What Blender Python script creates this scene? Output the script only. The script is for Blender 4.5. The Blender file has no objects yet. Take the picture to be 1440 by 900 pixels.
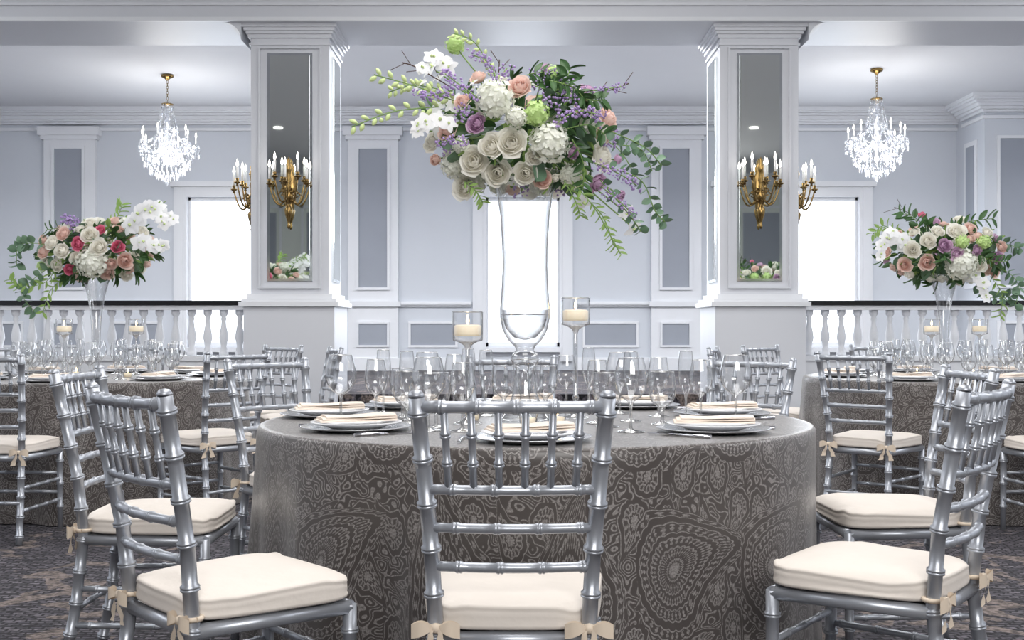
import bpy, math, random
from mathutils import Vector, Matrix
random.seed(7)
R=random.random
def U(a,b): return a+(b-a)*random.random()
scene=bpy.context.scene
scene.view_settings.view_transform='Standard'
pi=math.pi

# ---------------------------------------------------------------- materials
def mat(name,col,rough=.5,metal=0,emit=None,es=0,noise=0,nscale=8,bump=0,spec=None,tr=0):
    m=bpy.data.materials.new(name); m.use_nodes=True
    nt=m.node_tree; b=nt.nodes['Principled BSDF']
    b.inputs['Base Color'].default_value=(*col,1)
    b.inputs['Roughness'].default_value=rough
    b.inputs['Metallic'].default_value=metal
    if spec is not None: b.inputs['Specular IOR Level'].default_value=spec
    if emit: 
        b.inputs['Emission Color'].default_value=(*emit,1); b.inputs['Emission Strength'].default_value=es
    if noise or bump:
        tc=nt.nodes.new('ShaderNodeTexCoord'); n=nt.nodes.new('ShaderNodeTexNoise')
        n.inputs['Scale'].default_value=nscale; n.inputs['Detail'].default_value=4
        nt.links.new(tc.outputs['Object'],n.inputs['Vector'])
        if noise:
            mx=nt.nodes.new('ShaderNodeMix'); mx.data_type='RGBA'
            mx.inputs['A'].default_value=(*[c*(1-noise) for c in col],1)
            mx.inputs['B'].default_value=(*[min(1,c*(1+noise)) for c in col],1)
            nt.links.new(n.outputs['Fac'],mx.inputs['Factor']); nt.links.new(mx.outputs['Result'],b.inputs['Base Color'])
        if bump:
            bp=nt.nodes.new('ShaderNodeBump'); bp.inputs['Strength'].default_value=bump; bp.inputs['Distance'].default_value=.01
            nt.links.new(n.outputs['Fac'],bp.inputs['Height']); nt.links.new(bp.outputs['Normal'],b.inputs['Normal'])
    if tr:
        o=nt.nodes['Material Output']; t=nt.nodes.new('ShaderNodeBsdfTranslucent'); t.inputs[0].default_value=(*[min(1,c*1.04) for c in col],1)
        ms=nt.nodes.new('ShaderNodeMixShader'); ms.inputs[0].default_value=tr
        nt.links.new(b.outputs[0],ms.inputs[1]); nt.links.new(t.outputs[0],ms.inputs[2]); nt.links.new(ms.outputs[0],o.inputs[0])
    return m
def glassmat(name,base=.05,amp=.7,pw=3,edge=.55,rough=.03):
    m=bpy.data.materials.new(name); m.use_nodes=True; nt=m.node_tree; nt.nodes.clear()
    o=nt.nodes.new('ShaderNodeOutputMaterial'); mx=nt.nodes.new('ShaderNodeMixShader')
    t=nt.nodes.new('ShaderNodeBsdfTransparent'); g=nt.nodes.new('ShaderNodeBsdfGlossy'); g.inputs['Roughness'].default_value=rough
    lw=nt.nodes.new('ShaderNodeLayerWeight'); lw.inputs['Blend'].default_value=.5
    p=nt.nodes.new('ShaderNodeMath'); p.operation='POWER'; p.inputs[1].default_value=pw
    ma=nt.nodes.new('ShaderNodeMath'); ma.operation='MULTIPLY_ADD'; ma.inputs[1].default_value=amp; ma.inputs[2].default_value=base
    cr=nt.nodes.new('ShaderNodeValToRGB'); cr.color_ramp.elements[0].color=(.975,.98,.985,1); cr.color_ramp.elements[0].position=.45
    cr.color_ramp.elements[1].color=(edge,edge,edge*1.03,1); cr.color_ramp.elements[1].position=1
    L=nt.links.new
    L(lw.outputs['Facing'],p.inputs[0]); L(p.outputs[0],ma.inputs[0]); L(ma.outputs[0],mx.inputs[0])
    L(lw.outputs['Facing'],cr.inputs[0]); L(cr.outputs[0],t.inputs[0])
    L(t.outputs[0],mx.inputs[1]); L(g.outputs[0],mx.inputs[2]); L(mx.outputs[0],o.inputs[0])
    return m

class NG:
    def __init__(s,nt): s.nt=nt
    def m(s,op,a,b=None,c=None):
        n=s.nt.nodes.new('ShaderNodeMath'); n.operation=op
        for i,x in enumerate((a,b,c)):
            if x is None: continue
            if isinstance(x,(int,float)): n.inputs[i].default_value=x
            else: s.nt.links.new(x,n.inputs[i])
        return n.outputs[0]
    def step(s,x,th,w):
        n=s.nt.nodes.new('ShaderNodeMapRange'); n.interpolation_type='SMOOTHSTEP'
        n.inputs['From Min'].default_value=th-w; n.inputs['From Max'].default_value=th+w
        s.nt.links.new(x,n.inputs['Value']); return n.outputs['Result']

def paisley_mat():
    m=bpy.data.materials.new('paisley_damask'); m.use_nodes=True; nt=m.node_tree; b=nt.nodes['Principled BSDF']
    g=NG(nt); L=nt.links.new
    uv=nt.nodes.new('ShaderNodeUVMap'); sx=nt.nodes.new('ShaderNodeSeparateXYZ')
    nz=nt.nodes.new('ShaderNodeTexNoise'); nz.inputs['Scale'].default_value=4; L(uv.outputs[0],nz.inputs['Vector'])
    ad=nt.nodes.new('ShaderNodeVectorMath'); ad.operation='MULTIPLY_ADD'
    L(nz.outputs['Color'],ad.inputs[0]); ad.inputs[1].default_value=(.05,.05,0); L(uv.outputs[0],ad.inputs[2])
    L(ad.outputs[0],sx.inputs[0])
    BIG=[(0,'L'),(.08,'D'),(.11,'L'),(.14,'D'),(.18,'P'),(.28,'D'),(.30,'L'),(.325,'D'),(.37,'P'),(.46,'L'),(.48,'D'),(.54,'L'),(.56,'D'),(.575,'P'),(.68,'D'),(.70,'L'),(.725,'D'),(.83,'L'),(.85,'D'),(.86,'P'),(.94,'D'),(.955,'L'),(.98,'D')]
    SMALL=[(0,'L'),(.15,'D'),(.25,'L'),(.32,'P'),(.55,'L'),(.61,'D'),(.86,'L'),(.93,'D')]
    def layer(scale,off,ax,bx,stops,spread,nsc,nd,amp):
        X=g.m('MULTIPLY_ADD',sx.outputs[0],scale,off); Y=g.m('MULTIPLY_ADD',sx.outputs[1],scale*.72,off*.37)
        row=g.m('FLOOR',Y); X=g.m('MULTIPLY_ADD',g.m('MODULO',g.m('ABSOLUTE',row),2),.5,X)
        col=g.m('FLOOR',X); fx=g.m('SUBTRACT',g.m('FRACT',X),.5); fy=g.m('SUBTRACT',g.m('FRACT',Y),.5)
        cb=nt.nodes.new('ShaderNodeCombineXYZ'); L(col,cb.inputs[0]); L(row,cb.inputs[1]); cb.inputs[2].default_value=off
        wn=nt.nodes.new('ShaderNodeTexWhiteNoise'); L(cb.outputs[0],wn.inputs['Vector'])
        ang=g.m('MULTIPLY_ADD',wn.outputs['Value'],spread,-spread/2)
        c=g.m('COSINE',ang); s_=g.m('SINE',ang)
        a=g.m('SUBTRACT',g.m('MULTIPLY',fx,c),g.m('MULTIPLY',fy,s_)); bb=g.m('ADD',g.m('MULTIPLY',fx,s_),g.m('MULTIPLY',fy,c))
        a=g.m('DIVIDE',g.m('ADD',a,.08),ax); bb=g.m('ADD',g.m('DIVIDE',bb,bx),.32)
        bp_=g.m('DIVIDE',g.m('MAXIMUM',bb,0),1.32); bn=g.m('DIVIDE',g.m('MINIMUM',bb,0),.68)
        b2=g.m('ADD',bp_,bn)
        a2=g.m('SUBTRACT',a,g.m('MULTIPLY',g.m('POWER',bp_,1.8),1.15))
        w=g.m('MAXIMUM',g.m('MULTIPLY_ADD',bp_,-.80,1.0),.08)
        q=g.m('DIVIDE',a2,w)
        d=g.m('SQRT',g.m('ADD',g.m('MULTIPLY',q,q),g.m('MULTIPLY',b2,b2)))
        th=g.m('ARCTAN2',q,b2)
        dd=g.m('SUBTRACT',d,g.m('MULTIPLY',g.m('ABSOLUTE',g.m('SINE',g.m('MULTIPLY',th,nsc))),amp))
        cr=nt.nodes.new('ShaderNodeValToRGB'); cr.color_ramp.interpolation='CONSTANT'
        e=cr.color_ramp.elements; CC={'L':(1,0,0,1),'D':(0,0,0,1),'P':(0,1,0,1)}
        e[0].position=0; e[0].color=CC[stops[0][1]]; e[1].position=stops[1][0]; e[1].color=CC[stops[1][1]]
        for p_,k in stops[2:]:
            n_=e.new(p_); n_.color=CC[k]
        L(dd,cr.inputs[0]); sp=nt.nodes.new('ShaderNodeSeparateColor'); L(cr.outputs[0],sp.inputs[0])
        dots=g.step(g.m('ADD',g.m('SINE',g.m('MULTIPLY',th,nd)),g.m('MULTIPLY',g.m('SINE',g.m('MULTIPLY',d,110)),.6)),.25,.4)
        f=g.m('ADD',sp.outputs[0],g.m('MULTIPLY',sp.outputs[1],dots))
        return f,g.m('LESS_THAN',dd,1.0)
    s1,i1=layer(2.9,3.3,.40,.55,BIG,2.0,13,42,.028)
    s2,i2=layer(9.0,11.7,.40,.56,SMALL,6.28,5,16,.08)
    n3=nt.nodes.new('ShaderNodeTexNoise'); n3.inputs['Scale'].default_value=16; n3.inputs['Detail'].default_value=1.; L(uv.outputs[0],n3.inputs['Vector'])
    bg=g.step(g.m('SINE',g.m('MULTIPLY',n3.outputs['Fac'],85)),.45,.3)
    f=g.m('ADD',g.m('MULTIPLY',s2,i2),g.m('MULTIPLY',bg,g.m('SUBTRACT',1,i2)))
    f=g.m('ADD',g.m('MULTIPLY',s1,i1),g.m('MULTIPLY',f,g.m('SUBTRACT',1,i1)))
    wv=nt.nodes.new('ShaderNodeTexNoise'); wv.inputs['Scale'].default_value=190; L(uv.outputs[0],wv.inputs['Vector'])
    f=g.m('MULTIPLY',f,g.m('MULTIPLY_ADD',g.step(wv.outputs['Fac'],.5,.12),.5,.5))
    mx=nt.nodes.new('ShaderNodeMix'); mx.data_type='RGBA'; L(f,mx.inputs['Factor'])
    mx.inputs['A'].default_value=(.066,.056,.052,1); mx.inputs['B'].default_value=(.275,.255,.245,1)
    L(mx.outputs['Result'],b.inputs['Base Color'])
    b.inputs['Roughness'].default_value=.34; b.inputs['Sheen Weight'].default_value=.2
    bp=nt.nodes.new('ShaderNodeBump'); bp.inputs['Strength'].default_value=.2; bp.inputs['Distance'].default_value=.0015; L(f,bp.inputs['Height']); L(bp.outputs[0],b.inputs['Normal'])
    return m
def carpet_mat():
    m=bpy.data.materials.new('patterned_carpet'); m.use_nodes=True; nt=m.node_tree; b=nt.nodes['Principled BSDF']; L=nt.links.new; g=NG(nt)
    tc=nt.nodes.new('ShaderNodeTexCoord')
    br=nt.nodes.new('ShaderNodeTexBrick'); br.inputs['Scale'].default_value=10; br.inputs['Mortar Size'].default_value=.05
    br.inputs['Color1'].default_value=(.06,.054,.07,1); br.inputs['Color2'].default_value=(.20,.18,.205,1); br.inputs['Mortar'].default_value=(.012,.011,.016,1)
    nz0=nt.nodes.new('ShaderNodeTexNoise'); nz0.inputs['Scale'].default_value=6; L(tc.outputs['Object'],nz0.inputs['Vector'])
    ad=nt.nodes.new('ShaderNodeVectorMath'); ad.operation='MULTIPLY_ADD'; L(nz0.outputs['Color'],ad.inputs[0]); ad.inputs[1].default_value=(.07,.07,0); L(tc.outputs['Object'],ad.inputs[2])
    L(ad.outputs[0],br.inputs['Vector'])
    n=nt.nodes.new('ShaderNodeTexNoise'); n.inputs['Scale'].default_value=3.2; n.inputs['Detail'].default_value=5; n.inputs['Distortion'].default_value=1.4; L(tc.outputs['Object'],n.inputs['Vector'])
    f=g.m('MULTIPLY',g.step(n.outputs['Fac'],.57,.012),.75)
    mx=nt.nodes.new('ShaderNodeMix'); mx.data_type='RGBA'; L(f,mx.inputs['Factor']); L(br.outputs['Color'],mx.inputs['A']); mx.inputs['B'].default_value=(.27,.215,.19,1)
    n2=nt.nodes.new('ShaderNodeTexNoise'); n2.inputs['Scale'].default_value=50; n2.inputs['Detail'].default_value=3; L(tc.outputs['Object'],n2.inputs['Vector'])
    m2=nt.nodes.new('ShaderNodeMix'); m2.data_type='RGBA'; m2.blend_type='MULTIPLY'; m2.inputs['Factor'].default_value=1
    L(mx.outputs['Result'],m2.inputs['A']); cr=nt.nodes.new('ShaderNodeValToRGB'); cr.color_ramp.elements[0].position=.35; cr.color_ramp.elements[1].position=.65; cr.color_ramp.elements[0].color=(.25,.25,.25,1); cr.color_ramp.elements[1].color=(1,1,1,1)
    L(n2.outputs['Fac'],cr.inputs[0]); L(cr.outputs[0],m2.inputs['B']); L(m2.outputs['Result'],b.inputs['Base Color'])
    b.inputs['Roughness'].default_value=.95
    return m

M=dict(
 wall=mat('wall_paint',(.63,.66,.71),.6,noise=.03,nscale=2),
 white=mat('trim_paint',(.78,.795,.825),.45,noise=.02,nscale=3),
 column=mat('column_paint',(.67,.685,.725),.45,noise=.02,nscale=3),
 grey=mat('panel_grey_paint',(.33,.355,.405),.6,noise=.05,nscale=3),
 ceil=mat('ceiling_paint',(.72,.73,.76),.7,noise=.02,nscale=2),
 backw=mat('rear_wall_paint',(.72,.75,.70),.6,noise=.04,nscale=1),
 mirror=mat('mirror_silvering',(.92,.96,.93),.02,1),
 mframe=mat('mirror_bevel',(.8,.84,.86),.12,1),
 black=mat('black_rail_lacquer',(.01,.01,.012),.25),
 silver=mat('silver_painted_wood',(.40,.42,.46),.33,.55,noise=.06,nscale=30),
 cush=mat('ivory_cushion_fabric',(.71,.65,.59),.75,noise=.04,nscale=14,bump=.3),
 ribbon=mat('cream_ribbon',(.70,.59,.47),.7,noise=.05,nscale=30),
 cloth=paisley_mat(), carpet=carpet_mat(),
 china=mat('white_china',(.84,.84,.86),.15), chrim=mat('grey_charger',(.50,.51,.53),.2,.5),
 napkin=mat('cream_napkin_linen',(.80,.70,.61),.8,bump=.2,nscale=40,noise=.03),
 cutlery=mat('polished_steel',(.75,.75,.78),.12,1),
 glass=glassmat('thin_glass',.10,.9,1.7,.30), vglass=glassmat('vase_glass',.10,.85,1.6,.24), water=glassmat('water',.10,.5,2,.7),
 rim=glassmat('glass_rim',.55,.45,1.2,.5,.12), stemg=glassmat('glass_stem',.30,.6,1.3,.3,.06),
 wax=mat('candle_wax',(.9,.82,.68),.5,emit=(1,.8,.5),es=.3), flame=mat('flame',(1,.8,.4),.5,emit=(1,.72,.35),es=14),
 bulb=mat('candle_bulb',(1,.95,.85),.3,emit=(1,.93,.82),es=7),
 cstick=mat('candle_sleeve',(.88,.88,.86),.4), brass=mat('antique_brass',(.28,.185,.07),.26,1,noise=.3,nscale=30),
 shade=mat('window_sheer',(.9,.93,1),.8,emit=(.92,.96,1),es=1.3),
 down=mat('downlight_lens',(1,1,1),.5,emit=(1,.97,.9),es=3),
 leaf=mat('dark_leaf',(.05,.125,.035),.5,noise=.4,nscale=12), leaf2=mat('light_leaf',(.28,.43,.12),.5,noise=.3,nscale=12,tr=.3),
 euc=mat('eucalyptus_leaf',(.13,.23,.14),.55,noise=.3,nscale=12), stem=mat('stem_green',(.20,.33,.09),.6), twig=mat('twig_brown',(.09,.05,.04),.8),
 rwhite=mat('white_rose',(.96,.94,.87),.55,noise=.03,tr=.38), rpeach=mat('peach_rose',(.93,.72,.65),.55,noise=.06,tr=.35), rmauve=mat('mauve_rose',(.70,.48,.66),.55,noise=.1,tr=.3),
 rpink=mat('hot_pink_rose',(.83,.24,.37),.5,noise=.15,tr=.3), hyd=mat('hydrangea_white',(.92,.93,.85),.6,noise=.05,tr=.3), vib=mat('viburnum_green',(.66,.83,.38),.6,noise=.1,tr=.3),
 orch=mat('orchid_white',(.93,.93,.94),.5,tr=.3), purple=mat('purple_waxflower',(.42,.30,.58),.6,noise=.3,nscale=40), bud=mat('green_bud',(.62,.74,.34),.6),
)
cg=bpy.data.materials.new('crystal'); cg.use_nodes=True
_nt=cg.node_tree;_nt.nodes.clear();_o=_nt.nodes.new('ShaderNodeOutputMaterial');_mx=_nt.nodes.new('ShaderNodeMixShader');_t=_nt.nodes.new('ShaderNodeBsdfTransparent');_g=_nt.nodes.new('ShaderNodeBsdfPrincipled')
_g.inputs['Base Color'].default_value=(.78,.80,.84,1);_g.inputs['Roughness'].default_value=.05;_g.inputs['Metallic'].default_value=.9;_mx.inputs[0].default_value=.55
_nt.links.new(_t.outputs[0],_mx.inputs[1]);_nt.links.new(_g.outputs[0],_mx.inputs[2]);_nt.links.new(_mx.outputs[0],_o.inputs[0]); M['crystal']=cg

# ---------------------------------------------------------------- mesh builder
class MB:
    def __init__(s): s.v=[];s.f=[];s.m=[];s.s=[];s.uv={}
    def add(s,o,T,mm=None):
        n=len(s.v)
        s.v.extend([T@v for v in o.v])
        s.f.extend([tuple(i+n for i in f) for f in o.f])
        s.m.extend([(mm.get(k,k) if mm else k) for k in o.m]); s.s.extend(o.s)
        return s
    def fa(s,idx,mt,sm=True): s.f.append(tuple(idx)); s.m.append(mt); s.s.append(sm)
    def box(s,x0,x1,y0,y1,z0,z1,mt):
        n=len(s.v)
        for x in(x0,x1):
            for y in(y0,y1):
                for z in(z0,z1): s.v.append(Vector((x,y,z)))
        for f in((0,1,3,2),(4,6,7,5),(0,4,5,1),(2,3,7,6),(0,2,6,4),(1,5,7,3)): s.fa([n+i for i in f],mt,False)
    def lathe(s,prof,seg,mt,T=None,sm=True,cap=True):
        n=len(s.v); T=T or Matrix()
        for r,z in prof:
            for i in range(seg):
                a=2*pi*i/seg; s.v.append(T@Vector((r*math.cos(a),r*math.sin(a),z)))
        for j in range(len(prof)-1):
            for i in range(seg):
                k=(i+1)%seg; s.fa((n+j*seg+i,n+j*seg+k,n+(j+1)*seg+k,n+(j+1)*seg+i),mt,sm)
        if cap:
            if prof[0][0]>1e-4: s.fa([n+i for i in reversed(range(seg))],mt,False)
            if prof[-1][0]>1e-4: s.fa([n+(len(prof)-1)*seg+i for i in range(seg)],mt,False)
    def tube(s,path,rad,seg,mt,cap=True):
        path=[Vector(p) for p in path]; n=len(s.v); N=len(path)
        if isinstance(rad,(int,float)): rad=[rad]*N
        t=(path[1]-path[0]).normalized(); up=Vector((0,0,1)) if abs(t.z)<.9 else Vector((0,1,0))
        u=t.cross(up).normalized()
        for i in range(N):
            t=(path[min(i+1,N-1)]-path[max(i-1,0)]).normalized()
            u=(u-t*u.dot(t)).normalized(); w=t.cross(u)
            for k in range(seg):
                a=2*pi*k/seg; s.v.append(path[i]+(u*math.cos(a)+w*math.sin(a))*rad[i])
        for i in range(N-1):
            for k in range(seg):
                k2=(k+1)%seg; s.fa((n+i*seg+k,n+i*seg+k2,n+(i+1)*seg+k2,n+(i+1)*seg+k),mt)
        if cap:
            s.fa([n+k for k in reversed(range(seg))],mt,False); s.fa([n+(N-1)*seg+k for k in range(seg)],mt,False)
    def bamboo(s,pts,r,mt,spacing=.1,seg=10,start=.05,bump=1.28,taper=1):
        pts=[Vector(p) for p in pts]; cum=[0]
        for a,b in zip(pts,pts[1:]): cum.append(cum[-1]+(b-a).length)
        Lt=cum[-1]
        def at(q):
            q=max(0,min(Lt,q))
            for i in range(len(pts)-1):
                if q<=cum[i+1]+1e-9: return pts[i].lerp(pts[i+1],(q-cum[i])/max(1e-9,cum[i+1]-cum[i]))
            return pts[-1]
        sm=[(c,1.) for c in cum]; q=start
        while q<Lt-.012:
            sm=[x for x in sm if abs(x[0]-q)>.011 or x[0] in(0,Lt)]
            sm+=[(q-.0085,1.),(q-.005,bump),(q-.0012,bump),(q,1.02),(q+.0012,bump),(q+.005,bump),(q+.0085,1.)]; q+=spacing
        sm.sort(); s.tube([at(a) for a,_ in sm],[r*k*(1+(taper-1)*a/Lt) for a,k in sm],seg,mt)
    def grid(s,P,nu,nv,mt,sm=True):
        n=len(s.v)
        for j in range(nv+1):
            for i in range(nu+1): s.v.append(P(i/nu,j/nv))
        for j in range(nv):
            for i in range(nu):
                a=n+j*(nu+1)+i; s.fa((a,a+1,a+nu+2,a+nu+1),mt,sm)
    def mesh(s,name):
        me=bpy.data.meshes.new(name); me.from_pydata([tuple(v) for v in s.v],[],s.f)
        keys=[]; 
        for k in s.m:
            if k not in keys: keys.append(k)
        for k in keys: me.materials.append(M[k])
        ix={k:i for i,k in enumerate(keys)}
        me.polygons.foreach_set('material_index',[ix[k] for k in s.m]); me.polygons.foreach_set('use_smooth',s.s)
        me.update(); return me
    def obj(s,name,loc=(0,0,0),rz=0,parent=None): return inst(s.mesh(name),name,loc,rz,parent)
def inst(me,name,loc=(0,0,0),rz=0,parent=None,sc=1):
    o=bpy.data.objects.new(name,me); scene.collection.objects.link(o); o.location=loc; o.rotation_euler=(0,0,rz); o.scale=(sc,)*3
    if parent: o.parent=parent
    return o
def empty(name,loc,rz=0,sc=1):
    o=bpy.data.objects.new(name,None); scene.collection.objects.link(o); o.location=loc; o.rotation_euler=(0,0,rz); o.scale=(sc,)*3; o.empty_display_size=.1; return o
def bx(name,x0,x1,y0,y1,z0,z1,mt):
    b=MB(); cx,cy,cz=(x0+x1)/2,(y0+y1)/2,(z0+z1)/2
    b.box(x0-cx,x1-cx,y0-cy,y1-cy,z0-cz,z1-cz,mt); return b.obj(name,(cx,cy,cz))
_t=[0]
def trim(*a):
    _t[0]+=1; return bx('trim_%d'%_t[0],*a)
def place(d,p):
    return Matrix.Translation(Vector(p))@Vector((0,0,1)).rotation_difference(Vector(d).normalized()).to_matrix().to_4x4()@Matrix.Rotation(U(0,6.28),4,'Z')

# ---------------------------------------------------------------- room
PZ=.5; FW=15.1; HC=3.9
bx('floor',-8,8,-5,9.75,-.1,0,'carpet')
bx('floor_raised_platform',-8,8,9.75,FW,-.1,PZ,'carpet')
bx('wall_rear',-8,8,-5.2,-5,-.1,4.25,'backw')
bx('wall_left',-8.2,-8,-5,FW,-.1,4.25,'wall')
bx('wall_right',8,8.2,-5,FW,-.1,4.25,'wall')
bx('ceiling',-8,8,-5,9.5,4.25,4.35,'ceil')
bx('ceiling_gallery',-8,8,9.5,FW+.2,HC,HC+.12,'ceil')
bx('beam',-8,8,9.5,10.3,3.57,HC,'column'); bx('beam_upper',-8,8,9.5,9.7,HC+.12,4.25,'column')
trim(-8,8,9.46,9.5,3.57,3.60,'white'); trim(-8,8,9.47,9.5,3.70,3.72,'white')
# rear wall panelling (seen in the column mirrors)
b=MB()
for x0 in(-7.4,-5.9,-4.4,-2.9,-1.4,.1,1.6,3.1,4.7,6.2):
    x1=x0+1.1
    for a in((x0,x1,3.55,3.6),(x0,x1,1.2,1.25),(x0,x0+.05,1.2,3.6),(x1-.05,x1,1.2,3.6)): b.box(a[0],a[1],-4.999,-4.97,a[2],a[3],'white')
    b.box(x0+.12,x1-.12,-4.999,-4.99,1.35,3.45,'grey')
for z0,z1,d in((4.2,4.249,.22),(4.1,4.2,.15),(4.02,4.1,.08),(1.0,1.07,.05),(0.001,.16,.03)): b.box(-8,8,-4.999,-5+d,z0,z1,'white')
b.obj('trim_rear_wall')
wins=[(-4.23,-3.27),(-.34,.62),(3.56,4.52)]; WZ0,WZ1=.81,2.76
b=MB(); xs=[-8]+[x for w in wins for x in w]+[8]
for i in range(0,len(xs),2): b.box(xs[i],xs[i+1],FW,FW+.2,-.1,HC,'wall')
for w in wins: b.box(w[0],w[1],FW,FW+.2,-.1,WZ0,'wall'); b.box(w[0],w[1],FW,FW+.2,WZ1,HC,'wall')
b.obj('wall_back')
for i,w in enumerate(wins):
    b=MB(); b.box(w[0],w[1],FW+.12,FW+.13,WZ0,WZ1,'shade')
    b.box(w[0]-.03,w[0]+.03,FW+.04,FW+.11,WZ0,WZ1,'white'); b.box(w[1]-.03,w[1]+.03,FW+.04,FW+.11,WZ0,WZ1,'white')
    b.box(w[0],w[1],FW+.04,FW+.11,WZ1-.04,WZ1,'white'); b.box(w[0],w[1],FW+.04,FW+.11,WZ0,WZ0+.05,'white')
    for k in(0,1):
        x0=w[0]-.17 if k==0 else w[1]; b.box(x0,x0+.17,FW-.05,FW-.001,PZ+.12,WZ1+.17,'white'); b.box(x0+.04,x0+.13,FW-.065,FW-.05,PZ+.12,WZ1+.10,'white')
    b.box(w[0]-.21,w[1]+.21,FW-.09,FW-.001,WZ1+.13,WZ1+.2,'white'); b.box(w[0],w[1],FW-.05,FW-.001,WZ1,WZ1+.14,'white')
    b.box(w[0]-.0,w[1]+.0,FW-.09,FW-.001,WZ0-.07,WZ0-.01,'white')
    b.obj('window_%d'%(i+1))
def frame(b,x0,x1,z0,z1,y,fill='grey',w=.035,fr='white'):
    if fill: b.box(x0,x1,y-.006,y-.001,z0,z1,fill)
    b.box(x0-w,x0,y-.025,y-.001,z0-w,z1+w,fr); b.box(x1,x1+w,y-.025,y-.001,z0-w,z1+w,fr)
    b.box(x0,x1,y-.025,y-.001,z1,z1+w,fr); b.box(x0,x1,y-.025,y-.001,z0-w,z0,fr)
for (x0,x1,p0,p1) in[(-2.13,-1.48,-1.99,-1.62),(1.81,2.46,1.95,2.30),(-6.08,-5.41,-5.94,-5.58)]:
    b=MB(); y=FW-.07; b.box(x0,x1,y,FW-.001,PZ,3.66,'white'); frame(b,p0,p1,1.58,3.38,y); frame(b,p0,p1,.83,1.11,y,w=.025)
    b.box(x0-.03,x1+.03,y-.04,FW-.001,3.50,3.55,'white'); b.box(x0-.06,x1+.06,y-.07,FW-.001,3.55,3.66,'white')
    b.box(x0-.03,x1+.03,y-.04,FW-.001,1.33,1.40,'white'); b.box(x0-.03,x1+.03,y-.03,FW-.001,PZ,PZ+.16,'white')
    b.obj('pilaster')
b=MB()
for x0,x1 in[(-1.32,-.74),(.95,1.62),(-3.0,-2.35),(2.7,3.3),(-7.4,-6.4),(-5.2,-4.6)]: frame(b,x0,x1,.83,1.11,FW,w=.03)
b.obj('trim_wainscot_panels')
segs=[(-8,-6.1),(-5.39,-4.42),(-3.07,-2.15),(-1.46,-.53),(.81,1.79),(2.48,3.36),(4.72,5.8)]
for x0,x1 in segs:
    b=MB(); b.box(x0,x1,FW-.035,FW-.001,1.33,1.355,'white'); b.box(x0,x1,FW-.06,FW-.001,1.355,1.385,'white'); b.box(x0,x1,FW-.03,FW-.001,1.385,1.40,'white'); _t[0]+=1; b.obj('trim_%d'%_t[0])
    b=MB(); b.box(x0,x1,FW-.03,FW-.001,PZ,PZ+.14,'white'); b.box(x0,x1,FW-.02,FW-.001,PZ+.14,PZ+.17,'white'); b.obj('baseboard_back')
CR=[(0,.045,.24),(.045,.07,.21),(.07,.10,.17),(.10,.14,.13),(.14,.17,.10),(.17,.20,.05),(.24,.28,.04)]
b=MB()
for dz0,dz1,dy in CR: b.box(-8,5.8,FW-dy,FW-.001,HC-dz1,HC-dz0-.001,'white')
b.obj('trim_crown_back')
b=MB(); PY=14.2; b.box(5.8,8,PY,FW,PZ,HC,'wall'); frame(b,5.98,6.75,1.58,3.38,PY); frame(b,5.98,6.75,.83,1.11,PY)
b.box(5.78,5.799,PY+.22,FW-.3,1.55,3.4,'white'); b.box(5.775,5.781,PY+.28,FW-.36,1.62,3.34,'grey')
for dz0,dz1,dy in CR: b.box(5.8-dy,8,PY-dy,FW-.25,HC-dz1,HC-dz0-.001,'white')
b.box(5.74,8,PY-.06,FW-.1,1.33,1.39,'white'); b.box(5.76,8,PY-.04,FW-.1,PZ,PZ+.16,'white'); b.obj('wall_pier')
def column(cx):
    b=MB(); y0=9.6; h=.325; y1=y0+.65
    b.box(cx-h,cx+h,y0,y1,1.31,3.57,'column')
    b.box(cx-h-.05,cx+h+.05,y0-.05,y1+.05,0,1.25,'column')
    b.box(cx-h-.085,cx+h+.085,y0-.085,y1+.085,1.235,1.275,'white'); b.box(cx-h-.065,cx+h+.065,y0-.065,y1+.065,1.275,1.30,'white'); b.box(cx-h-.03,cx+h+.03,y0-.03,y1+.03,1.30,1.34,'white')
    b.box(cx-h-.075,cx+h+.075,y0-.075,y1+.075,0,.18,'white')
    for e,z0,z1 in[(.012,3.40,3.42),(.02,3.46,3.49),(.035,3.49,3.515),(.05,3.515,3.54),(.065,3.54,3.569)]:
        b.box(cx-h-e,cx+h+e,y0-e,y1+e,z0,z1,'column')
    frame(b,cx-.245,cx+.245,1.40,3.37,y0,fill=None,w=.015,fr='column')
    b.box(cx-.187,cx+.187,y0-.014,y0-.001,1.445,3.335,'mframe')
    b.box(cx-.165,cx+.165,y0-.018,y0-.014,1.467,3.313,'mirror')
    for s in(-1,1):
        xa=cx+s*h
        b.box(min(xa,xa+s*.014),max(xa,xa+s*.014),y0+.13,y0+.52,1.445,3.335,'mframe')
        b.box(min(xa+s*.014,xa+s*.018),max(xa+s*.014,xa+s*.018),y0+.15,y0+.50,1.467,3.313,'mirror')
    b.obj('column')
column(-1.84); column(2.05)
def fillet(x,s):
    b=MB(); r=.14; z=3.57; pts=[(x,z)]
    for i in range(9):
        a=pi/2*i/8; pts.append((x+s*r*(1-math.cos(a)), z-r*(1-math.sin(a))))
    n=len(pts)
    for y in(9.52,10.2):
        for p in pts: b.v.append(Vector((p[0],y,p[1])))
    b.fa(range(n),'column',False); b.fa([n+i for i in reversed(range(n))],'column',False)
    for i in range(n): k=(i+1)%n; b.fa((i,n+i,n+k,k),'column',False)
    _t[0]+=1; b.obj('trim_%d'%_t[0])
fillet(-1.84-.39,-1); fillet(2.05+.39,1)
b=MB()
for i in range(3): b.box(-1.3,1.5,9.75-.3*(3-i)+.001,9.75,0 if i==0 else i*.125,.125*(i+1),'carpet')
b.obj('carpeted_steps')
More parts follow.
